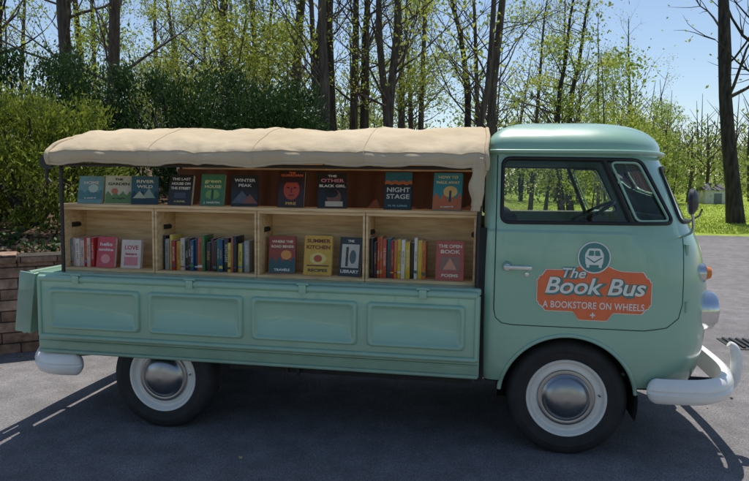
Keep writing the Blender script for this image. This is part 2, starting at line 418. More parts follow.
Msw=Matrix.Translation((.27,1.25,1.29))@Matrix.Rotation(R(-28),4,'Y')
tube("steering_wheel",[(.205*math.cos(2*math.pi*k/40),.205*math.sin(2*math.pi*k/40),0) for k in range(40)],.011,BLACK,body,8,True,Msw)
tube("steering_spokes",[(-.2,0,0),(0,0,-.03),(.2,0,0)],.008,BLACK,body,6,False,Msw)
tube("steering_column",[(.29,1.25,1.26),(.56,1.25,.75)],.018,BLACK,body,8)
for s in (-1,1):
    yo=.03 if s<0 else 1.69; yi=.33 if s<0 else 1.39
    V=[];F=[];ns=24
    for y in (yo,yi):
        for k in range(ns+1):
            a=R(-15)+R(210)*k/ns; V.append((.01+.385*math.cos(a),y,.290+.385*math.sin(a)))
    for k in range(ns): F.append((k,k+1,ns+2+k,ns+1+k))
    F.append(tuple(range(ns+1,2*ns+2)))
    mk("inner_fender",V,F,DARK,body,40)
box("front_underbody",(-.45,.36,.27),(.66,1.36,.46),DARK,body,.02)
def decal_cols(name,xs,top,bot,off,mat,rows=8):
    V=[];F=[];m=len(xs)
    for x in xs:
        for r_ in range(rows+1):
            z=bot(x)+(top(x)-bot(x))*r_/rows; V.append((x,side_y(x,z,off),z))
    for i in range(m-1):
        for r_ in range(rows):
            a=i*(rows+1)+r_; F.append((a,a+rows+1,a+rows+2,a+1))
    return mk(name,V,F,mat,body,180)
LX0,LX1=-.175,.432; LC=(LX0+LX1)/2
def badge(inset):
    hx=(LX1-LX0)/2-inset
    def top(x):
        d=abs(x-LC)
        t=1.035
        if d<.16: t=1.035+.045*(math.cos(min(1,d/.16)*math.pi)*.5+.5)
        if d>hx-.05: t-= .035*ss(hx-.05,hx-.02,d)
        if d>hx-.012: t-=.02
        return t-inset
    def bot(x):
        d=abs(x-LC)
        t=.80
        if d<.11: t=.80-.045*(1-ss(.07,.11,d))
        if d>hx-.05: t+= .03*ss(hx-.05,hx-.02,d)
        if d>hx-.012: t+=.02
        return t+inset
    xs=[LC-hx+2*hx*k/90 for k in range(91)]
    return xs,top,bot
xs,t,b_=badge(0); decal_cols("door_sign_border",xs,t,b_,.003,DWHITE)
xs,t,b_=badge(.004); decal_cols("door_sign",xs,t,b_,.0045,ORANGE)
def disc(name,cx,cz,r,off,mat,a0=0,a1=2*math.pi,r0=0,sx=1):
    V=[];F=[];ns=48;nr=4
    for j in range(nr+1):
        rr=r0+(r-r0)*j/nr
        for k in range(ns+1):
            a=a0+(a1-a0)*k/ns; x=cx+rr*math.cos(a)*sx; z=cz+rr*math.sin(a); V.append((x,side_y(x,z,off),z))
    for j in range(nr):
        for k in range(ns): F.append((j*(ns+1)+k,j*(ns+1)+k+1,(j+1)*(ns+1)+k+1,(j+1)*(ns+1)+k))
    return mk(name,V,F,mat,body,180)
disc("sign_roundel_border",.125,1.105,.087,.006,DWHITE)
disc("sign_roundel",.125,1.105,.08,.0072,DTEAL)
def flat(name,P,off,mat):
    P=[(x-.015,z) for x,z in P]
    return mk(name,[(x,side_y(x,z,off),z) for x,z in P],[tuple(range(len(P)))],mat,body)
flat("icon_van",[(p[0],p[1]) for p in roundpoly([(.095,1.065),(.185,1.065),(.19,1.12),(.172,1.155),(.108,1.155),(.09,1.12)],.01)],.0084,DWHITE)
flat("icon_window_a",[(.108,1.115),(.137,1.115),(.137,1.143),(.114,1.143)],.0096,DTEAL)
flat("icon_window_b",[(.143,1.115),(.172,1.115),(.166,1.143),(.143,1.143)],.0096,DTEAL)
flat("icon_vee",[(.096,1.105),(.14,1.075),(.184,1.105),(.178,1.107),(.14,1.083),(.102,1.107)],.0096,DTEAL)
flat("icon_tyre_a",[(.10,1.05),(.115,1.05),(.115,1.066),(.10,1.066)],.0084,DWHITE)
flat("icon_tyre_b",[(.165,1.05),(.18,1.05),(.18,1.066),(.165,1.066)],.0084,DWHITE)
def text_mesh(s,size,off=0,extr=0,shear=0,sp=1,xscale=1):
    c=bpy.data.curves.new("t",'FONT'); c.body=s; c.size=size; c.align_x='CENTER'; c.align_y='CENTER'; c.offset=off; c.shear=shear; c.space_character=sp; c.resolution_u=4
    o=bpy.data.objects.new("t",c); COL.objects.link(o); bpy.context.view_layer.update()
    me=bpy.data.meshes.new_from_object(o.evaluated_get(bpy.context.evaluated_depsgraph_get())); bpy.data.objects.remove(o)
    return me
def decal_text(name,s,cx,cz,size,off,mat,w=None,offset=0,shear=0,sp=1):
    me=text_mesh(s,size,offset,0,shear,sp)
    vs=[v.co.copy() for v in me.vertices]; mw=max(v.x for v in vs)-min(v.x for v in vs); k=(w/mw) if w else 1
    for v in me.vertices:
        x=cx-.013+v.co.x*k; z=cz+v.co.y; v.co=(x,side_y(x,z,off),z)
    return finish(name,me,mat,body)
decal_text("sign_title_shadow","The",.03,1.012,.075,.0062,DTEAL,.13,.007,.3)
decal_text("sign_title","The",.026,1.014,.075,.0075,DWHITE,.125,.001,.3)
decal_text("sign_title_shadow","Book Bus",.145,.938,.125,.0062,DTEAL,.54,.009,.25,.98)
decal_text("sign_title","Book Bus",.140,.942,.125,.0075,DWHITE,.53,.002,.25,.98)
decal_text("sign_subtitle","A BOOKSTORE ON WHEELS",.141,.838,.052,.0062,DWHITE,.535,.0008,0,1.05)
decal_text("sign_plus","+",.141,.785,.05,.0062,DWHITE,None,.002)
for s in (-1,1):
    y=CY+s*.545; 
    lathe("headlight",[(0,.075),(.05,.068),(.082,.05),(.09,.04)],(.80,y,.79),LENS,body,32,'x',1)
    lathe("headlight_rim",[(.088,.045),(.098,.05),(.11,.03),(.118,-.02),(.125,-.10)],(.80,y,.79),CHROME,body,32,'x',1)
    lathe("turn_signal",[(0,.045),(.03,.038),(.042,.01),(.044,-.06)],(.765,CY+s*.60,1.01),[AMBER],body,24,'x',1)
    lathe("turn_signal_rim",[(.044,.006),(.054,.004),(.06,-.07)],(.765,CY+s*.60,1.01),CHROME,body,24,'x',1)
lathe("nose_emblem",[(.125,0),(.135,.012),(.15,.012),(.155,-.01)],(.887,CY,1.0),WHITE,body,40,'x',1)
def sweep(name,path,prof,mat,parent,endround=.05,side=1):
    path=[Vector(p) for p in path]; m=len(path); V=[];F=[];k=len(prof)
    L=[0]
    for a,b in zip(path,path[1:]): L.append(L[-1]+(b-a).length)
    for i,p in enumerate(path):
        t=(path[min(i+1,m-1)]-path[max(i-1,0)]).normalized(); nrm=Vector((t.y,-t.x,0))*side
        d=min(L[i],L[-1]-L[i]); s=1 if d>endround else math.sqrt(max(.02,1-(1-d/endround)**2))
        for (a,z) in prof: V.append(p+nrm*(a*(.4+.6*s))+Vector((0,0,z*s)))
    for i in range(m-1):
        for j in range(k): F.append((i*k+j,i*k+(j+1)%k,(i+1)*k+(j+1)%k,(i+1)*k+j))
    F.append(tuple(range(k))); F.append(tuple((m-1)*k+j for j in reversed(range(k))))
    o=mk(name,V,F,mat,parent,45); fixn(o.data); return o
BP=[(-.03,-.062),(.0,-.07),(.018,-.058),(.03,-.035),(.036,-.012),(.026,0),(.036,.012),(.03,.035),(.018,.058),(.0,.07),(-.03,.062)]
half=[(.43,.005,.385),(.50,-.012,.386),(.62,-.018,.39),(.73,.0,.393),(.835,.07,.396),(.90,.19,.398),(.935,.36,.40),(.95,.6,.40),(.955,.86,.40)]
full=half+[(x,2*CY-y,z) for x,y,z in reversed(half[:-1])]
sweep("front_bumper",catmull(full,10),BP,WHITE,body)
for s in (-1,1):
    y=CY+s*.50
    pts=[(.955,y,.32),(.985,y,.34),(1.005,y,.40),(1.005,y,.50),(.99,y,.56),(.96,y,.585)]
    tube("overrider",catmull(pts,5),[.018+.014*math.sin(math.pi*k/25) for k in range(26)],WHITE,body,12)
    tube("bumper_bracket",[(.90,y,.36),(.70,y,.36)],.018,DARK,body,8)
half=[(-2.98,.03,.31),(-3.06,.012,.31),(-3.16,.008,.31),(-3.27,.04,.31),(-3.36,.14,.31),(-3.40,.3,.31),(-3.415,.86,.31)]
full=half+[(x,2*CY-y,z) for x,y,z in reversed(half[:-1])]
sweep("rear_bumper",catmull(full,8),BP,WHITE,body,.05,-1)
tube("mirror_arm",catmull([(.60,side_y(.60,1.24)+.0,1.22),(.605,-.03,1.26),(.59,-.09,1.33),(.575,-.10,1.38)],6),.007,CHROME,body,8)
Mm=Matrix.Translation((.575,-.105,1.42))@Matrix.Rotation(R(-25),4,'Z')
lathe("side_mirror",[(0,-.012),(.062,-.012),(.068,-.004),(.064,.012),(.04,.028),(0,.034)],(0,0,0),[CHROME,STEEL],body,32,'x',1,[0,0,1,1,1],Mm)
for s in (-1,1):
    tube("wiper",[(.80,CY+s*.2,1.285),(.775,CY+s*.45,1.33),(.74,CY+s*.6,1.37)],.006,STEEL,body,6)

# --- load bed
X0,X1=-3.27,-.476
def plate(name,lo,hi,mat,bev=.006): return box(name,lo,hi,mat,body,bev)
plate("bed_deck",(X0,.012,.865),(X1,1.708,.905),TEAL,.01)
for s in (0,1):
    y0=.0 if s==0 else 1.70
    plate("bed_side_panel",(X0+.002,y0,.392),(X1-.002,y0+.02,.864),TEAL,.006)
    yy=-.001 if s==0 else 1.721
    tube("bed_sill_lip",[(X0+.01,yy,.398),(X1-.01,yy,.398)],.013,TEAL,body,8)
    tube("bed_sill_bead",[(X0+.01,yy-.001,.462),(X1-.01,yy-.001,.462)],.006,TEAL,body,8)
plate("bed_rear_panel",(X0-.012,.02,.40),(X0,1.70,.864),TEAL,.004)
plate("bed_front_panel",(X1-.022,.03,.42),(X1-.004,1.69,.864),DARK,.004)
plate("cab_gap_filler",(-.50,.035,.36),(-.455,1.68,1.25),DARK,.004)
plate("chassis",(-3.1,.40,.28),(-.5,1.32,.55),DARK,.02)
plate("locker_floor",(-2.0,.04,.375),(-.5,1.68,.391),DARK,.004)
for px in (-1.62,-1.55): tube("jacking_bracket",[(px,.02,.385),(px,.02,.33)],.012,DARK,body,6)
tube("exhaust_pipe",catmull([(-2.9,.5,.30),(-3.2,.45,.27),(-3.36,.42,.25)],5),.022,HUB,body,10)
plate("chassis_rail",(-1.99,.035,.345),(-.52,.055,.38),DARK,.004)
def drop_side(y,sg,name,zt=.893,zb=.497):
    gx0,gx1=-3.225,-.485
    e=empty(name,body)
    ya,yb=(y,y+.022)
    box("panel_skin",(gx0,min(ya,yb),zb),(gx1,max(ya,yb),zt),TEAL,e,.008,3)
    yf=y if sg<0 else y+.022
    for (a,b) in ((-3.145,-2.53),(-2.475,-1.865),(-1.815,-1.175),(-1.12,-.56)):
        V=[];F=[];K=None
        for (ins,d) in ((0,.0),(.006,.015),(.012,.021),(.020,.021),(.027,.012),(.036,.0015)):
            P=roundpoly([(a+ins,zb+.06+ins),(b-ins,zb+.06+ins),(b-ins,zt-.075-ins),(a+ins,zt-.075-ins)],.028,5); K=len(P)
            for p in P: V.append((p[0],yf+sg*(d+.0005),p[1]))
        for j in range(5):
            for k in range(K): F.append((j*K+k,j*K+(k+1)%K,(j+1)*K+(k+1)%K,(j+1)*K+k))
        F.append(tuple(5*K+k for k in range(K)))
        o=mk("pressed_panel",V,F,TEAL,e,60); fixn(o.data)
    tube("lower_edge",[(gx0+.012,yf,zb+.012),(gx1-.012,yf,zb+.012)],.016,TEAL,e,10)
    tube("upper_edge",[(gx0+.012,yf-sg*.004,zt-.018),(gx1-.012,yf-sg*.004,zt-.018)],.021,TEAL,e,10)
    for xx in (gx0+.012,gx1-.012): tube("end_edge",[(xx,yf,zb+.012),(xx,yf,zt-.018)],.013,TEAL,e,10)
    for xx in (-2.95,-2.2,-1.5,-.80):
        box("hinge_strap",(xx-.022,min(yf+sg*.017,yf+sg*.022),zt-.045),(xx+.022,max(yf+sg*.017,yf+sg*.022),zt+.006),TEAL,e,.003)
        tube("hinge_pin",[(xx-.035,yf+sg*.010,zt+.010),(xx+.035,yf+sg*.010,zt+.010)],.008,TEAL,e,8)
drop_side(-.052,-1,"drop_side")
drop_side(1.752,1,"drop_side_far")
e=empty("tailgate",body,Matrix.Translation((-3.315,0,.885))@Matrix.Rotation(R(7),4,'Y'))
box("tailgate_skin",(-.024,.06,-.40),(0,1.66,0),TEAL,e,.008)
box("tailgate_flange",(-.115,.045,-.40),(0,.062,.0),TEAL,e,.008)
box("tailgate_flange",(-.115,1.658,-.40),(0,1.675,.0),TEAL,e,.008)
tube("tailgate_edge",[(-.055,.06,-.39),(-.055,1.66,-.39)],.02,TEAL,e,10)
tube("tailgate_edge",[(-.055,.06,-.012),(-.055,1.66,-.012)],.02,TEAL,e,10)
box("tail_lamp",(-3.292,.08,.56),(-3.282,.17,.68),simple("red_lens",(.5,.02,.02,1),.2,coat=.5),body,.004)

# --- wheels
def wheel(x,side):
    s=-1 if side==0 else 1
    y=.15 if side==0 else 2*CY-.15
    w=empty("wheel",truck)
    K=1.055
    c=(x,y,.332); RT=.318
    prof=[(.195,-.075),(.215,-.088),(.25,-.096),(.285,-.094),(.305,-.082),(.314,-.062)]
    tr=[]
    for k in range(6):
        a=-.055+k*.0215
        tr+=[(RT,a),(RT,a+.013),(RT-.008,a+.015),(RT-.008,a+.019)] if k<5 else [(RT,a)]
    prof=prof+tr+[(.314,.062),(.305,.082),(.285,.094),(.262,.097),(.258,.094),(.235,.093),(.216,.086),(.205,.078)]
    sc=lambda P:[(r*K,h) for r,h in P]
    lathe("tyre",sc(prof),c,RUBBER,w,72,'y',s)
    rim=[(.206,-.07),(.190,-.04),(.19,.03),(.196,.06),(.206,.072),(.213,.082),(.209,.088),(.200,.084),(.192,.070),(.186,.060),(.176,.058),(.168,.062),(.150,.062),(.12,.05),(.0,.05)]
    lathe("rim",sc(rim),c,CREAM,w,72,'y',s)
    cap=[(.150,.062),(.153,.068),(.149,.074),(.140,.076),(.128,.073),(.122,.076),(.112,.090),(.095,.104),(.07,.114),(.04,.119),(.0,.121)]
    lathe("hubcap",sc(cap),c,HUB,w,72,'y',s)
    lathe("brake_drum",[(.19,-.06),(.16,-.1),(0,-.1)],c,DARK,w,32,'y',s)
    tube("valve",[(x+.18,y+s*.062,.332+.02),(x+.185,y+s*.085,.332+.02)],.004,BLACK,w,6)
for x in (.02,-2.45):
    for sd in (0,1): wheel(x,sd)
tube("rear_axle",[(-2.45,.2,.332),(-2.45,1.52,.332)],.05,DARK,truck,10)
tube("front_axle",[(0.02,.2,.332),(0.02,1.52,.332)],.04,DARK,truck,10)

# --- canopy
cv=empty("canvas_canopy",body)
cx0,cx1=-3.14,-.462
hoops=[-3.11,-2.47,-1.81,-1.15,-.50]
hp=[(-.040,1.600),(-.052,1.628),(-.045,1.660),(-.005,1.700),(.10,1.755),(.25,1.805),(.45,1.845),(.65,1.866),(.86,1.872)]
prof=[(y,z) for y,z,_ in [tuple(p) for p in catmull([(y,z,0) for y,z in hp],4)]]
prof=prof+[(2*CY-y,z) for y,z in reversed(prof[:-1])]
NX,NS=260,len(prof)-1
V=[];F=[]
for i in range(NX+1):
    x=cx0+(cx1-cx0)*i/NX
    sag=0
    for a,b in zip(hoops,hoops[1:]):
        if a<=x<=b: sag=math.sin(math.pi*(x-a)/(b-a))
    endl=1-ss(cx0,cx0+.12,x); endr=1-ss(0,.05,cx1-x)
    for j in range(NS+1):
        y,z=prof[j]; sn=min(1,(z-1.6)/.24)
        z-= sag*.014*sn+ endl*.045*sn + endr*.01
        sd=-1 if j<NS/2 else 1
        front=1-min(1,min(j,NS-j)/10)
        w=noise.noise(Vector((x*2.2,y*3,z*5)))*.014+noise.noise(Vector((x*9,y*4,z*3+5)))*.010
        w+=noise.noise(Vector((x*16+z*6,y*2,1.7)))*.007+noise.noise(Vector((x*5+y*7,y*5-x*3,4.7)))*.009
        w-=.006*max(0,1-abs(noise.noise(Vector((x*3.1+y*2,y*4-x,7.7))))*9)
        z+=w*(.45+.55*sn); y+=sd*w*.9*(1-sn)
        z+=front*( -.002+.006*math.cos(x*9.3+1)+.003*math.sin(x*21)+ .010*noise.noise(Vector((x*3,0,9))))
        y+=sd*front*(.009*math.sin(x*26+3*z)+.007*math.sin(x*11)+.006*math.sin(x*47))
        V.append((x+.004*math.sin(z*40),y,z))
for i in range(NX):
    for j in range(NS):
        a=i*(NS+1)+j; F.append((a,a+NS+1,a+NS+2,a+1))
cl=mk("canvas_sheet",V,F,[CANVAS],cv,180)
for j in (0,NS):
    tube("canvas_hem",[V[i*(NS+1)+j] for i in range(NX+1)],.010,CANVAS,cv,8)
tube("canvas_seam",[Vector(V[i*(NS+1)+9])+Vector((0,-.001,.001)) for i in range(NX+1)],.003,CANVAS,cv,6)
tube("canvas_end_roll",[V[j] for j in range(NS+1)],.014,CANVAS,cv,8)
tube("canvas_front_roll",[Vector(V[NX*(NS+1)+j])+Vector((-.004,0,0)) for j in range(NS+1)],.013,CANVAS,cv,8)
for hx in hoops[1:-1]:
    q=min(range(NX+1),key=lambda i:abs(V[i*(NS+1)][0]-hx))
    tube("canvas_cross_seam",[Vector(V[q*(NS+1)+j])+Vector((0,0,.001)) for j in range(NS+1)],.003,CANVAS,cv,6)
def flap(name,x,y,z0,z1,w,seed):
    V=[];F=[];n_=22;m_=34
    for i in range(m_+1):
        z=z0+(z1-z0)*i/m_; f=i/m_
        ww=w*(1.15-.35*f+.22*noise.noise(Vector((f*4,seed,0))))*(1 if i<m_-3 else .8)
        ox=.020*noise.noise(Vector((f*2.5,seed+4,0)))
        for k in range(n_):
            a=2*math.pi*k/n_; r=1+.42*noise.noise(Vector((math.cos(a)*1.8,math.sin(a)*1.8,f*3+seed)))+.14*math.sin(5*a+f*4+seed)
            V.append((x+ox+ww*.5*r*math.cos(a),y+ww*.4*r*math.sin(a),z))
    for i in range(m_):
        for k in range(n_): F.append((i*n_+k,i*n_+(k+1)%n_,(i+1)*n_+(k+1)%n_,(i+1)*n_+k))
    F.append(tuple(range(n_))); F.append(tuple(m_*n_+k for k in range(n_)))
    o=mk(name,V,F,CANVAS,cv,180); fixn(o.data)
flap("rolled_flap",-.515,-.02,1.64,1.345,.075,1.0)
flap("rolled_flap",-3.135,1.72,1.64,1.45,.05,2.0)
for hx in hoops:
    P=[(hx,.045,.905),(hx,.045,1.2),(hx,.045,1.5),(hx,.05,1.62),(hx,.12,1.70),(hx,.30,1.77),(hx,.60,1.81),(hx,.86,1.82)]
    P=P+[(hx,2*CY-y,z) for _,y,z in reversed(P[:-1])]
    if hx in (hoops[0],hoops[-1]): tube("canopy_hoop",P,.012,STEEL,cv,8)
    else: tube("canopy_hoop",P[3:-3],.011,STEEL,cv,8)
tube("canopy_rail",[(-3.11,.05,1.585),(-.50,.05,1.585)],.011,STEEL,cv,8)
tube("canopy_rail",[(-3.11,1.67,1.585),(-.50,1.67,1.585)],.011,STEEL,cv,8)
V=[];F=[]
for i in range(121):
    x=-3.11+2.61*i/120
    for j in range(11):
        z=1.60-.66*j/10; V.append((x,1.63+.018*math.sin(x*17)+.012*math.sin(x*41+j*.2),z))
for i in range(120):
    for j in range(10): a=i*11+j; F.append((a,a+11,a+12,a+1))
mk("far_curtain",V,F,LINING,cv,180)
lathe("canopy_bracket",[(0,.02),(.045,.02),(.05,0),(.045,-.02),(0,-.02)],(-3.19,.03,1.60),STEEL,cv,24,'y',-1)
tube("canopy_bracket_hook",[(-3.19,.03,1.58),(-3.20,.03,1.50),(-3.17,.03,1.47)],.012,STEEL,cv,8)

# ------------------------------------------------------------------ BOOKSHELF
shelf=empty("bookshelf",None,TILT)
SY0,SY1=.105,.36; ZB,ZT=.906,1.318
xsd=[-3.165,-2.515,-1.84,-1.165,-.512]
th=.014
for a,b in zip(xsd,xsd[1:]):
    a+=.002;b-=.002
    e=empty("crate",shelf)
    box("crate_bottom",(a,SY0,ZB),(b,SY1,ZB+.018),WOOD,e,.002)
    box("crate_top",(a,SY0+.001,ZT-.018),(b,SY1,ZT),WOOD,e,.002)
    box("crate_side",(a+.001,SY0+.002,ZB+.0185),(a+th,SY1,ZT-.0185),WOOD,e,.002)
    box("crate_side",(b-th,SY0+.002,ZB+.0185),(b-.001,SY1,ZT-.0185),WOOD,e,.002)
    box("crate_back",(a+th+.001,SY1-.008,ZB+.019),(b-th-.001,SY1,ZT-.019),WOOD,e,.0)
    for (sx_,q) in ((a+th,1),(b-th,-1)):
        tube("hand_hole",[(sx_+q*.0012,SY0+.09,ZB+.29),(sx_+q*.0012,SY0+.17,ZB+.29)],.016,DARK,e,8)
box("shelf_top_board",(-3.17,SY0-.012,ZT+.001),(-.508,SY1+.01,ZT+.019),WOOD,shelf,.003)
TOPZ=ZT+.019

# ------------------------------------------------------------------ BOOKS
_mc={}
def cm(c,rough=.4):
    k=tuple(c)
    if k not in _mc:
        _mc[k]=simple("cover_%02x%02x%02x"%k,lin(c,.88),rough,.10,25,coat=.2)
    return _mc[k]
PAGES=simple("book_pages",(.70,.65,.54,1),.9,.1,60)
def book(x,z,y,w,h,t,col,lean=12,yaw=0,lines=(),art=(),spine=None):
    M=TILT@Matrix.Translation((x,y,z))@Matrix.Rotation(R(yaw),4,'Z')@Matrix.Rotation(R(-lean),4,'X')
    e=empty("book",None,M); c=cm(col)
    box("front_cover",(-w/2,0,0),(w/2,.0025,h),c,e,.0008,1)
    box("back_cover",(-w/2,t,0),(w/2,t+.0025,h),cm(spine or col),e,.0008,1)
    box("pages",(-w/2+.003,.0026,.004),(w/2-.004,t-.0001,h-.004),PAGES,e,0)
    box("spine",(-w/2-.0022,.0,0),(-w/2-.0001,t+.0025,h),cm(spine or col),e,0)
    yo=-.0008
    for a in art:
        kind,cx,cz,aw,ah,ac=a; cx*=w; cz*=h; aw*=w; ah*=h
        if kind=='r': P=[(cx-aw/2,cz-ah/2),(cx+aw/2,cz-ah/2),(cx+aw/2,cz+ah/2),(cx-aw/2,cz+ah/2)]
        elif kind=='c': P=[(cx+aw/2*math.cos(k*math.pi/12),cz+ah/2*math.sin(k*math.pi/12)) for k in range(24)]
        elif kind=='t': P=[(cx-aw/2,cz-ah/2),(cx+aw/2,cz-ah/2),(cx,cz+ah/2)]
        elif kind=='w':
            P=[(cx-aw/2+aw*k/12,cz-ah/2) for k in range(13)]+[(cx+aw/2-aw*k/12,cz+ah/2*(1+.5*math.sin(k*1.9+cx*50))) for k in range(13)]
            P=[(max(-w/2,min(w/2,p[0])),max(.0,min(h,p[1]))) for p in P]
        mk("cover_art",[(p[0],yo,p[1]) for p in P],[tuple(range(len(P)))],cm(ac),e); yo-=.0005
    for (s,rz,rw,sz,tc) in lines:
        me=text_mesh(s,sz*h,.0008); xs_=[v.co.x for v in me.vertices]; mw=max(xs_)-min(xs_); k=min(rw*w/mw,1.6) 
        for v in me.vertices: v.co=(v.co.x*k,yo,rz*h+v.co.y)
        finish("cover_title",me,cm(tc),e)
    return e
W_=(235,232,222);K_=(22,22,26)
yb=.215
book(-3.03,TOPZ,yb,.165,.185,.02,(126,170,176),14,6,[("HOME",.75,.6,.14,W_),("a novel",.2,.5,.09,W_)],[('w',0,.30,1,.3,(88,140,150)),('c',.1,.55,.4,.3,(190,214,208))])
book(-2.825,TOPZ,yb,.165,.19,.02,(214,214,196),14,18,[("THE",.86,.3,.1,(60,90,60)),("GARDEN",.7,.8,.13,(50,90,60)),("at night",.2,.5,.09,(60,90,60))],[('w',0,.2,1,.35,(110,150,90)),('c',-.15,.45,.25,.2,(200,120,90))])
book(-2.645,TOPZ,yb+.01,.165,.19,.02,(60,110,130),15,20,[("RIVER",.8,.7,.14,W_),("WILD",.62,.6,.14,W_)],[('w',0,.2,1,.4,(30,66,84)),('t',.15,.4,.5,.35,(150,180,170)),('t',-.2,.34,.5,.25,(190,200,180))])
book(-2.40,TOPZ,yb,.165,.20,.03,(24,24,30),12,-4,[("THE LAST",.85,.8,.11,W_),("HOUSE ON",.70,.8,.11,W_),("THE STREET",.55,.85,.11,W_),("A NOVEL",.12,.5,.07,(200,190,120))],[('r',0,.32,.5,.18,(70,74,96))])
book(-2.18,TOPZ,yb,.155,.205,.025,(66,128,92),12,2,[("green",.78,.7,.15,(230,224,160)),("HOUSE",.60,.7,.12,(230,224,160)),("J. MARTIN",.1,.7,.08,W_)],[('c',0,.36,.6,.3,(120,170,96)),('r',0,.36,.1,.32,(40,80,60))])
book(-1.965,TOPZ,yb+.01,.165,.205,.03,(34,38,46),14,14,[("WINTER",.82,.8,.13,(220,224,228)),("PEAK",.66,.5,.12,(220,224,228))],[('t',-.1,.3,.8,.4,(90,100,116)),('t',.2,.24,.6,.3,(140,90,80))])
book(-1.66,TOPZ,yb,.165,.235,.03,(50,20,22),12,2,[("THE",.93,.3,.06,(226,110,60)),("GUARDIAN",.86,.85,.09,(226,110,60)),("FIRE",.1,.5,.1,(232,180,90))],[('c',0,.48,.62,.55,(186,70,40)),('c',-.13,.53,.12,.04,K_),('c',.13,.53,.12,.04,K_),('r',0,.46,.06,.14,(120,30,24)),('r',0,.33,.22,.03,(90,20,20)),('w',0,.72,.6,.1,(50,16,20))])
book(-1.395,TOPZ,yb+.01,.18,.225,.04,(26,26,30),14,16,[("THE",.9,.3,.08,W_),("OTHER",.77,.8,.13,(230,150,160)),("BLACK GIRL",.62,.9,.1,W_),("a novel",.08,.4,.06,W_)],[('c',.05,.32,.5,.42,(120,84,66)),('c',-.05,.42,.5,.25,(18,16,18)),('r',.05,.12,.6,.14,(214,206,190))])
book(-.99,TOPZ,yb,.165,.23,.03,(18,36,46),12,0,[("NIGHT",.52,.85,.17,(214,220,214)),("STAGE",.34,.85,.17,(214,220,214)),("H. M. LONG",.1,.7,.06,(120,190,190))],[('r',0,.86,1,.28,(44,110,122)),('w',0,.70,1,.12,(196,104,52)),('w',0,.63,1,.08,(18,36,46))])
book(-.695,TOPZ,yb,.17,.23,.035,(56,150,166),13,-6,[("HOW TO",.88,.7,.1,(240,226,180)),("WALK AWAY",.74,.85,.1,(240,226,180)),("a novel",.1,.5,.07,W_)],[('w',0,.2,1,.36,(206,112,60)),('c',.1,.5,.5,.3,(232,196,120)),('r',.1,.38,.08,.3,(40,70,80))])
BZ=ZB+.019
yl=.15
book(-2.895,BZ,yl+.01,.135,.20,.025,(206,66,84),8,-6,[("hello",.75,.7,.15,W_),("sunshine",.58,.8,.12,W_)],[('c',0,.28,.5,.3,(236,150,150))])
book(-2.715,BZ,yl+.01,.135,.185,.025,(222,206,196),8,0,[("LOVE",.72,.7,.2,(196,60,80)),("letters",.5,.6,.12,(196,60,80))],[('r',0,.25,.7,.3,(218,130,140))])
book(-1.705,BZ,yl+.03,.165,.235,.03,(158,62,48),10,8,[("WHERE THE",.85,.8,.09,(240,220,190)),("ROAD BENDS",.72,.85,.09,(240,220,190)),("TRAVELS",.1,.6,.08,W_)],[('w',0,.2,1,.36,(34,84,92)),('c',.15,.5,.4,.25,(226,150,70))])
book(-1.475,BZ,yl+.02,.175,.245,.03,(214,170,62),10,0,[("SUMMER",.86,.85,.13,(120,40,30)),("KITCHEN",.70,.85,.13,(120,40,30)),("RECIPES",.12,.7,.1,(60,60,40))],[('c',0,.42,.6,.3,(230,204,120)),('c',0,.42,.3,.18,(186,84,44)),('r',0,.24,.8,.03,(120,40,30))])
book(-1.275,BZ,yl+.02,.14,.24,.03,(40,44,54),10,-8,[("THE",.9,.3,.08,W_),("LIBRARY",.12,.85,.11,W_)],[('r',0,.52,.8,.6,(206,202,190)),('r',-.15,.5,.12,.5,(70,60,56)),('c',.12,.5,.3,.35,(90,100,110))])
book(-.665,BZ,yl+.01,.165,.235,.03,(190,86,72),9,0,[("THE OPEN",.86,.85,.11,(244,226,206)),("BOOK",.72,.7,.13,(244,226,206)),("POEMS",.12,.6,.1,(244,226,206))],[('r',0,.42,.7,.36,(150,110,100)),('t',0,.42,.5,.3,(222,150,120))])
SPC=[(230,226,214),(34,60,98),(160,40,38),(204,150,50),(40,110,104),(26,26,30),(196,188,170),(92,44,70),(60,120,70),(190,96,50),(120,160,180),(226,200,90),(160,160,156),(70,40,34),(24,84,120),(190,80,90),(26,40,60),(50,50,56),(30,80,90),(60,50,44)]
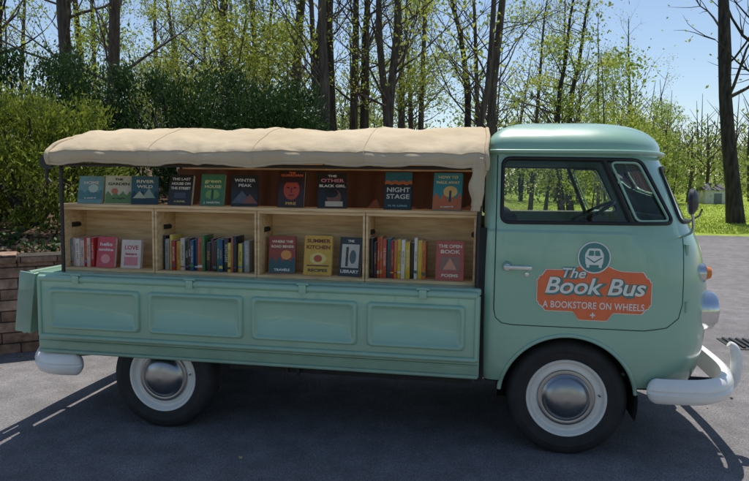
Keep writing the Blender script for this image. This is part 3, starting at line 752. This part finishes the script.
def row(x0,x1,z,y,h0,h1,seed,pal=None):
    rnd=random.Random(seed); e=empty("row_of_books",None,TILT); x=x0
    pal=pal or SPC; last=None
    while x<x1-.012:
        t=rnd.uniform(.014,.034); t=min(t,x1-x); h=rnd.uniform(h0,h1); c=rnd.choice(pal)
        while c==last: c=rnd.choice(pal)
        last=c; d=rnd.uniform(.0,.025)
        M=Matrix.Translation((x,0,z))@Matrix.Rotation(R(rnd.uniform(-.5,.9)),4,'Y')
        be=empty("standing_book",e,M)
        box("cover",(0,y+d,0),(t-.0012,y+d+.14,h),cm(c),be,.0022,2)
        box("pages",(.002,y+d+.01,h-.002),(t-.0032,y+d+.139,h+.0006),PAGES,be,0)
        c2=rnd.choice([W_,(220,180,90),K_,(240,236,220)]) 
        if sum(c2)>350 and sum(c)>500: c2=K_
        if t>.015:
            wds=rnd.choice(["THE LONG WAY","SMALL HOURS","NORTH","A QUIET TOWN","ECHO LAKE","BLUE ROOM","WILDER","THE ORCHARD","ATLAS","PAPER MOON"])
            me=text_mesh(wds,t*.62); xs_=[v.co.x for v in me.vertices]; mw=max(xs_)-min(xs_); k=min(1.0,.62*h/mw)
            for v in me.vertices: v.co=(t/2+v.co.y,y+d-.0008,h*.55-v.co.x*k)
            finish("spine_title",me,cm(c2),be)
        if rnd.random()<.55:
            zz=h*rnd.choice([.1,.14]); box("spine_band",(.0006,y+d-.0006,zz),(t-.0018,y+d+.002,zz+h*rnd.uniform(.03,.09)),cm(rnd.choice(pal)),be,0)
        x+=t
row(-3.145,-2.975,BZ,.15,.165,.195,3,[(236,232,224),(190,50,50),(120,150,170),(40,60,60),(226,190,180)])
row(-2.49,-1.90,BZ,.15,.18,.235,14,SPC)
row(-1.145,-.805,BZ,.15,.215,.25,12,[(222,186,60),(196,76,50),(226,222,210),(30,100,110),(150,30,40),(26,26,30),(210,120,60),(80,150,150),(190,190,184),(60,30,40)])

# ------------------------------------------------------------------ TERRAIN
A=(-4.8,1.47)
def hz(x,y):
    d=(x-A[0])*-.59+(y-A[1])*.81
    fac=ss(1.5,-3,x)
    h=fac*(.82*ss(.10,.20,d)+.145*max(0,min(d,14))+.03*max(0,min(d-14,40)))
    if d>.5: h+=fac*.10*noise.noise(Vector((x*.5,y*.5,0)))*min(1,d)
    h+=ss(20,70,y)*.9*(1-fac*.5)
    if y>20: h+=.12*noise.noise(Vector((x*.12,y*.12,3)))*ss(20,26,y)
    return h
def axis(segs):
    out=[]
    for a,b,s in segs:
        k=max(1,int(round((b-a)/s))); out+=[a+(b-a)*i/k for i in range(k)]
    out.append(segs[-1][1]); return out
gx=axis([(-400,-100,60),(-100,-30,8),(-30,-8,1),(-8,.5,.11),(.5,20,.8),(20,100,8),(100,400,60)])
gy=axis([(-60,-8,8),(-8,-1,1),(-1,5.2,.11),(5.2,30,.7),(30,100,6),(100,500,60)])
V=[(x,y,hz(x,y)) for x in gx for y in gy]; ny=len(gy)
F=[(i*ny+j,(i+1)*ny+j,(i+1)*ny+j+1,i*ny+j+1) for i in range(len(gx)-1) for j in range(ny-1)]
mk("ground",V,F,GROUND,None,180)
px=[(-14,-14),(40,-14),(40,15.5),(22,16.6),(14,17.2),(9,17.6),(6.5,18.0),(5,18.0),(2,16.5),(-1,12),(-14,12)]
mk("driveway",[(x,y,.004) for x,y in px],[tuple(range(len(px)))],ASPH)
Mw=Matrix.Translation((A[0],A[1],0))@Matrix.Rotation(math.atan2(.59,.81),4,'Z')
wall=empty("retaining_wall",None,Mw)
box("wall_body",(-5,-.02,-.1),(6.2,.26,.84),BRICK,wall,.008)
rnd=random.Random(3); x=-5.0
while x<6.2:
    w=rnd.uniform(.30,.46); hh=rnd.uniform(.86,.885)
    box("cap_stone",(x+.004,-.05+rnd.uniform(-.008,.008),.8405),(min(6.2,x+w)-.004,.30,hh+.035),BRICK,wall,.012); x+=w

# ------------------------------------------------------------------ VEGETATION
def leafquad(V,F,p,s,rnd,flat=0):
    a=Vector((rnd.gauss(0,1),rnd.gauss(0,1),rnd.gauss(0,1)*(1-flat))); 
    if a.length<.01: a=Vector((1,0,0))
    a.normalize(); b=a.cross(Vector((rnd.gauss(0,1),rnd.gauss(0,1),rnd.gauss(0,1))))
    if b.length<.01: b=Vector((0,0,1))
    b.normalize(); n0=len(V)
    V.append(p+a*s); V.append(p+b*s*.55); V.append(p-a*s); V.append(p-b*s*.55); F.append((n0,n0+1,n0+2,n0+3))
def tree_mesh(name,seed,H,r0,fb,nb,spread,leaves,ls,mats,fork=False,lowbias=1.0,cl=.45):
    rnd=random.Random(seed); V=[];F=[];
    def path(p,d,L,n_,wob,grav=0):
        out=[Vector(p)]; d=Vector(d).normalized()
        for i in range(n_):
            d=(d+Vector((rnd.gauss(0,wob),rnd.gauss(0,wob),rnd.gauss(0,wob)+grav))).normalized(); out.append(out[-1]+d*L/n_)
        return out
    trunks=[]
    T=path((0,0,-.3),(rnd.gauss(0,.04),rnd.gauss(0,.04),1),H,12,.045,.02); rad=[r0*(1.25 if i==0 else 1)*(1-.88*i/12) for i in range(13)]
    trunks.append((T,rad)); tube_geo(T,rad,9,False,V,F,False)
    if fork:
        i0=3; T2=path(T[i0],(.35,.1,1),H*.7,9,.06,.03); rad2=[rad[i0]*.75*(1-.9*i/9) for i in range(10)]; tube_geo(T2,rad2,8,False,V,F,False); trunks.append((T2,rad2))
    tips=[]
    for k in range(nb):
        T,rad=rnd.choice(trunks); t=fb+(1-fb)*(rnd.random()**lowbias); q=t*(len(T)-1); i=min(int(q),len(T)-2); p=T[i].lerp(T[i+1],q-i)
        az=rnd.uniform(0,2*math.pi); el=rnd.uniform(.3,1.3); L=spread*(1-.55*t)*rnd.uniform(.6,1.2)
        B=path(p,(math.cos(az),math.sin(az),el),L,6,.13,.05); rb=max(.010,rad[i]*rnd.uniform(.2,.36))
        tube_geo(B,[rb*(1-.85*j/6) for j in range(7)],5,False,V,F,False)
        for s in range(6):
            j=rnd.randint(2,6); dd=(B[j]-B[j-1]).normalized()+Vector((rnd.gauss(0,.6),rnd.gauss(0,.6),rnd.gauss(.2,.4)))
            S=path(B[j],dd,L*.42,4,.15,.03); tube_geo(S,[rb*.35*(1-.8*jj/4) for jj in range(5)],3,False,V,F,False)
            tips+=S[2:]
        tips.append(B[-1])
    nbk=len(F)
    sub=[t for t in tips if noise.noise(t*.45+Vector((seed,0,0)))>-.10] or tips
    for k in range(leaves):
        c=rnd.choice(sub); p=c+Vector((rnd.gauss(0,cl),rnd.gauss(0,cl),rnd.gauss(0,cl*.6)))
        leafquad(V,F,p,ls*rnd.uniform(.6,1.25),rnd)
    me=bpy.data.meshes.new(name); me.from_pydata([tuple(v) for v in V],[],F)
    for m in mats: me.materials.append(m)
    me.polygons.foreach_set("material_index",[0]*nbk+[1]*(len(F)-nbk))
    me.polygons.foreach_set("use_smooth",[True]*nbk+[False]*(len(F)-nbk)); me.update()
    return me
tall=[tree_mesh("tall_tree",10+i,15,.11+.035*i,.14,24,3.8,1700 if i!=2 else 900,.07,[BARK,LEAF1 if i%2 else LEAF2],False,1.25,.34) for i in range(4)]
under=[tree_mesh("young_tree",30+i,6.0,.05,.2,26,2.5,3200,.06,[BARK,LEAF2 if i%2 else LEAF1],False,1.3,.25) for i in range(3)]
bare=[tree_mesh("bare_tree",50+i,16,.22,.22,26,4.5,450,.06,[BARKD,LEAF2],i==1) for i in range(2)]
def place(name,me,x,y,rz=0,s=1,lean=0):
    o=bpy.data.objects.new(name,me); COL.objects.link(o); o.location=(x,y,hz(x,y)-.02); o.rotation_euler=(lean,lean*.6,rz); o.scale=(s,s,s); return o
rnd=random.Random(21); pts=[]
def tryp(x,y,dm):
    for a,b in pts:
        if (a-x)**2+(b-y)**2<dm*dm: return False
    pts.append((x,y)); return True
c=0
while c<38:
    y=rnd.uniform(11.5,29); x=rnd.uniform(-.95*(y+3),.16*(y+3))
    if tryp(x,y,1.3):
        place("deciduous_tree",rnd.choice(tall+bare[:1]),x,y,rnd.uniform(0,6.3),rnd.uniform(.7,1.1),rnd.gauss(0,.055)); c+=1
c=0
while c<13:
    y=rnd.uniform(12,24); x=rnd.uniform(-.75*(y+3),.20*(y+3))
    if tryp(x,y,1.3):
        place("young_tree",rnd.choice(under),x,y,rnd.uniform(0,6.3),rnd.uniform(.6,.95)); c+=1
place("deciduous_tree",bare[1],9.7,24.5,1.0,1.45)
place("deciduous_tree",bare[0],11.6,27,2.0,1.5)
for (x,y,s) in ((4.6,23,1.0),(3.0,24,1.1),(6.0,33,1.0),(9.5,36,.9),(12.5,44,1.0)):
    place("young_tree",under[int(x)%3],x,y,x*2,s)
for (x,y,s,m) in ((5.2,30,.7,tall[1]),(7.6,34,.7,bare[0]),(10.4,42,.6,tall[2]),(2.5,29,.9,tall[0])):
    place("deciduous_tree",m,x,y,x,s)
# unseen trees added behind the viewer for reflections and to shade the open sky
for k in range(13):
    x=-22+k*3.6+rnd.uniform(-1,1); y=-17-rnd.uniform(0,7)
    place("deciduous_tree",tall[k%4],x,y,k*1.3,rnd.uniform(.7,.95))
    place("young_tree",under[k%3],x+1.8,y+rnd.uniform(-2,2),k*2.1,rnd.uniform(.8,1.1))
rnd=random.Random(77); V=[];F=[]
tr=[]
for k in range(230):
    y=rnd.uniform(42,85); x=rnd.uniform(-.75*y,.75*y); h=rnd.uniform(4,8) if x<.12*y else rnd.uniform(3.5,7.5); z0=hz(x,y)
    T=[(x,y,z0-.3),(x+rnd.gauss(0,.3),y,z0+h*.6),(x+rnd.gauss(0,.6),y,z0+h*1.5)]
    tube_geo(T,[rnd.uniform(.10,.2),.10,.02],5,False,V,F,False); tr.append((x,y,z0,h))
    for b in range(9):
        zz=z0+h*rnd.uniform(.3,1.15); a=rnd.uniform(0,6.28)
        tube_geo([(x,y,zz),(x+1.7*math.cos(a),y+1.7*math.sin(a),zz+1.9)],[.05,.012],3,False,V,F,False)
nbk=len(F)
for (x,y,z0,h) in tr:
    for c_ in range(10):
        cc=Vector((x+rnd.gauss(0,1.7),y+rnd.gauss(0,1.5),z0+h*rnd.uniform(.05,1.0)))
        for q in range(24): leafquad(V,F,cc+Vector((rnd.gauss(0,.75),rnd.gauss(0,.75),rnd.gauss(0,.5))),rnd.uniform(.12,.24),rnd)
mk("distant_trees",V,F,[BARK,LEAFFAR],None,0,[0]*nbk+[1]*(len(F)-nbk))
def shrub_mesh(name,seed,rx,ry,h,n,ls,mats,spiky=.5):
    rnd=random.Random(seed); V=[];F=[]
    for k in range(9):
        a=rnd.uniform(0,6.28); tube_geo([(0,0,-.1),(rx*.4*math.cos(a),ry*.4*math.sin(a),h*.45),(rx*.7*math.cos(a),ry*.7*math.sin(a),h*.8)],[.04,.025,.01],4,False,V,F,False)
    nbk=len(F)
    clumps=[]
    for k in range(90):
        a=rnd.uniform(0,6.28); ph=rnd.uniform(.0,1); rr=math.sqrt(max(0,1-ph*ph))**.7
        q=rnd.uniform(.72,1.05); clumps.append((Vector((rx*rr*math.cos(a)*q,ry*rr*math.sin(a)*q,h*(.08+.92*ph)*q)),rnd.uniform(.12,.24)))
    for k in range(n):
        c,s=rnd.choice(clumps); d=Vector((rnd.gauss(0,1),rnd.gauss(0,1),rnd.gauss(.25,1)))*s*.48*max(rx,.8)
        p=c+d
        if p.z<0: p.z=-p.z*.3
        out=Vector((c.x/rx,c.y/ry,.6+c.z/h)).normalized()
        a=(out+Vector((rnd.gauss(0,spiky),rnd.gauss(0,spiky),rnd.gauss(0,spiky)))).normalized(); b=a.cross(Vector((rnd.gauss(0,1),rnd.gauss(0,1),rnd.gauss(0,1)))).normalized()
        L=ls*rnd.uniform(.6,1.4); n0=len(V); V+= [p+a*L,p+b*L*.28,p-a*L*.6,p-b*L*.28]; F.append((n0,n0+1,n0+2,n0+3))
    me=bpy.data.meshes.new(name); me.from_pydata([tuple(v) for v in V],[],F)
    for m in mats: me.materials.append(m)
    me.polygons.foreach_set("material_index",[0]*nbk+[1]*(len(F)-nbk)); me.update(); return me
gold=shrub_mesh("golden_shrub",1,1.15,1.0,1.55,26000,.038,[BARKD,LEAFY])
dk=shrub_mesh("dark_shrub",2,1.7,1.3,1.9,30000,.045,[BARKD,LEAFD])
def puts(name,me,x,y,s,rz=0,dz=0):
    o=place(name,me,x,y,rz,s); o.location.z+=dz; return o
puts("evergreen_shrub",gold,-5.75,3.2,.98)
puts("evergreen_shrub",gold,-7.2,3.0,1.1,2)
puts("juniper_bush",dk,-5.2,5.8,1.0,.4)
puts("juniper_bush",dk,-3.9,6.6,.9,2.2)
puts("juniper_bush",dk,-7.6,5.4,1.05,1.2)
puts("juniper_bush",dk,-2.3,8.0,.62,1.9)
rnd=random.Random(5); V=[];F=[]
for k in range(9000):
    t=rnd.uniform(-4.5,6); d=.25+abs(rnd.gauss(0,.9)); x=A[0]+.81*t-.59*d; y=A[1]+.59*t+.81*d
    if noise.noise(Vector((x*1.3,y*1.3,2)))<-.05: continue
    leafquad(V,F,Vector((x,y,hz(x,y)+rnd.uniform(.0,.14))),rnd.uniform(.02,.045),rnd)
mk("ground_cover",V,F,LEAFD)
V=[];F=[]
for k in range(1500):
    t=rnd.uniform(-4.5,6); d=.3+abs(rnd.gauss(0,1.2)); x=A[0]+.81*t-.59*d; y=A[1]+.59*t+.81*d
    leafquad(V,F,Vector((x,y,hz(x,y)+rnd.uniform(.01,.05))),rnd.uniform(.03,.05),rnd,.7)
for k in range(420):
    x=rnd.uniform(-7,4.5); y=rnd.uniform(-1.2,7)
    if (x-A[0])*-.59+(y-A[1])*.81>-.05: continue
    if -3.3<x<1 and .0<y<1.7: continue
    if rnd.random()<.45: 
        t=rnd.uniform(-4,5); x=A[0]+.81*t+.59*abs(rnd.gauss(.08,.15)); y=A[1]+.59*t-.81*abs(rnd.gauss(.08,.15))
    leafquad(V,F,Vector((x,y,.012)),rnd.uniform(.008,.018),rnd,.93)
mk("fallen_leaves",V,F,DRY)
V=[];F=[]
for k in range(28000):
    y=18.0+rnd.random()**1.6*23; x=rnd.uniform(1,22)
    if y<19.2-(x-4)*.11: continue
    z=hz(x,y); s=rnd.uniform(.04,.10); a=rnd.uniform(0,6.28); dx=math.cos(a)*.022; dy=math.sin(a)*.022; n0=len(V)
    V+=[(x-dx,y-dy,z),(x+dx,y+dy,z),(x+rnd.gauss(0,.03),y+rnd.gauss(0,.03),z+s)]; F.append((n0,n0+1,n0+2))
mk("grass",V,F,GRASSB)

# ------------------------------------------------------------------ background bits (right)
e=empty("white_shed",None,Matrix.Translation((15.1,43.7,hz(15.1,43.7)))@Matrix.Scale(.62,4))
SH=simple("white_siding",(.7,.7,.68,1),.7)
box("walls",(-1.3,-1.2,-.2),(1.3,1.2,1.5),SH,e,.02)
mk("roof",[(-1.5,-1.4,1.45),(1.5,-1.4,1.45),(1.5,0,2.2),(-1.5,0,2.2),(-1.5,1.4,1.45),(1.5,1.4,1.45)],[(0,1,2,3),(3,2,5,4),(0,3,4),(1,5,2)],simple("shed_roof",(.12,.12,.13,1),.9),e)
box("door",(-.4,-1.23,-.1),(.4,-1.2,1.1),simple("shed_door",(.2,.22,.25,1),.6),e,.005)
g=empty("storm_drain_grate",None,Matrix.Translation((2.15,3.0,.004)))
box("frame",(-.28,-.22,-.05),(.28,.22,.01),STEEL,g,.004)
for k in range(8): box("bar_%d"%k,(-.24+k*.063,-.19,.0),(-.215+k*.063,.19,.028),STEEL,g,.003)

# ------------------------------------------------------------------ light, sky, camera
w=bpy.data.worlds.new("World"); scene.world=w; w.use_nodes=True; nt=w.node_tree
bg=nt.nodes['Background']; sky=nt.nodes.new('ShaderNodeTexSky'); sky.sky_type='NISHITA'; sky.sun_disc=False
sky.sun_elevation=R(66); sky.sun_rotation=0; sky.air_density=1.0; sky.dust_density=.5; sky.ozone_density=1.0
nt.links.new(sky.outputs[0],bg.inputs[0]); bg.inputs[1].default_value=.128
sl=bpy.data.lights.new("sun",'SUN'); sl.energy=5.0; sl.angle=R(.53); sl.color=(1,.94,.85)
so=bpy.data.objects.new("sun",sl); COL.objects.link(so); so.rotation_euler=(R(-24),0,0); so.location=(0,10,20)
cam=bpy.data.cameras.new("camera"); cam.lens=30.76; cam.sensor_width=36; cam.clip_end=2000; cam.clip_start=.05
co=bpy.data.objects.new("camera",cam); COL.objects.link(co); co.location=(-.456,-3.62,1.533); co.rotation_euler=(R(85.2),0,R(9.7)); scene.camera=co
scene.view_settings.view_transform='Standard'; scene.view_settings.look='None'; scene.view_settings.exposure=0
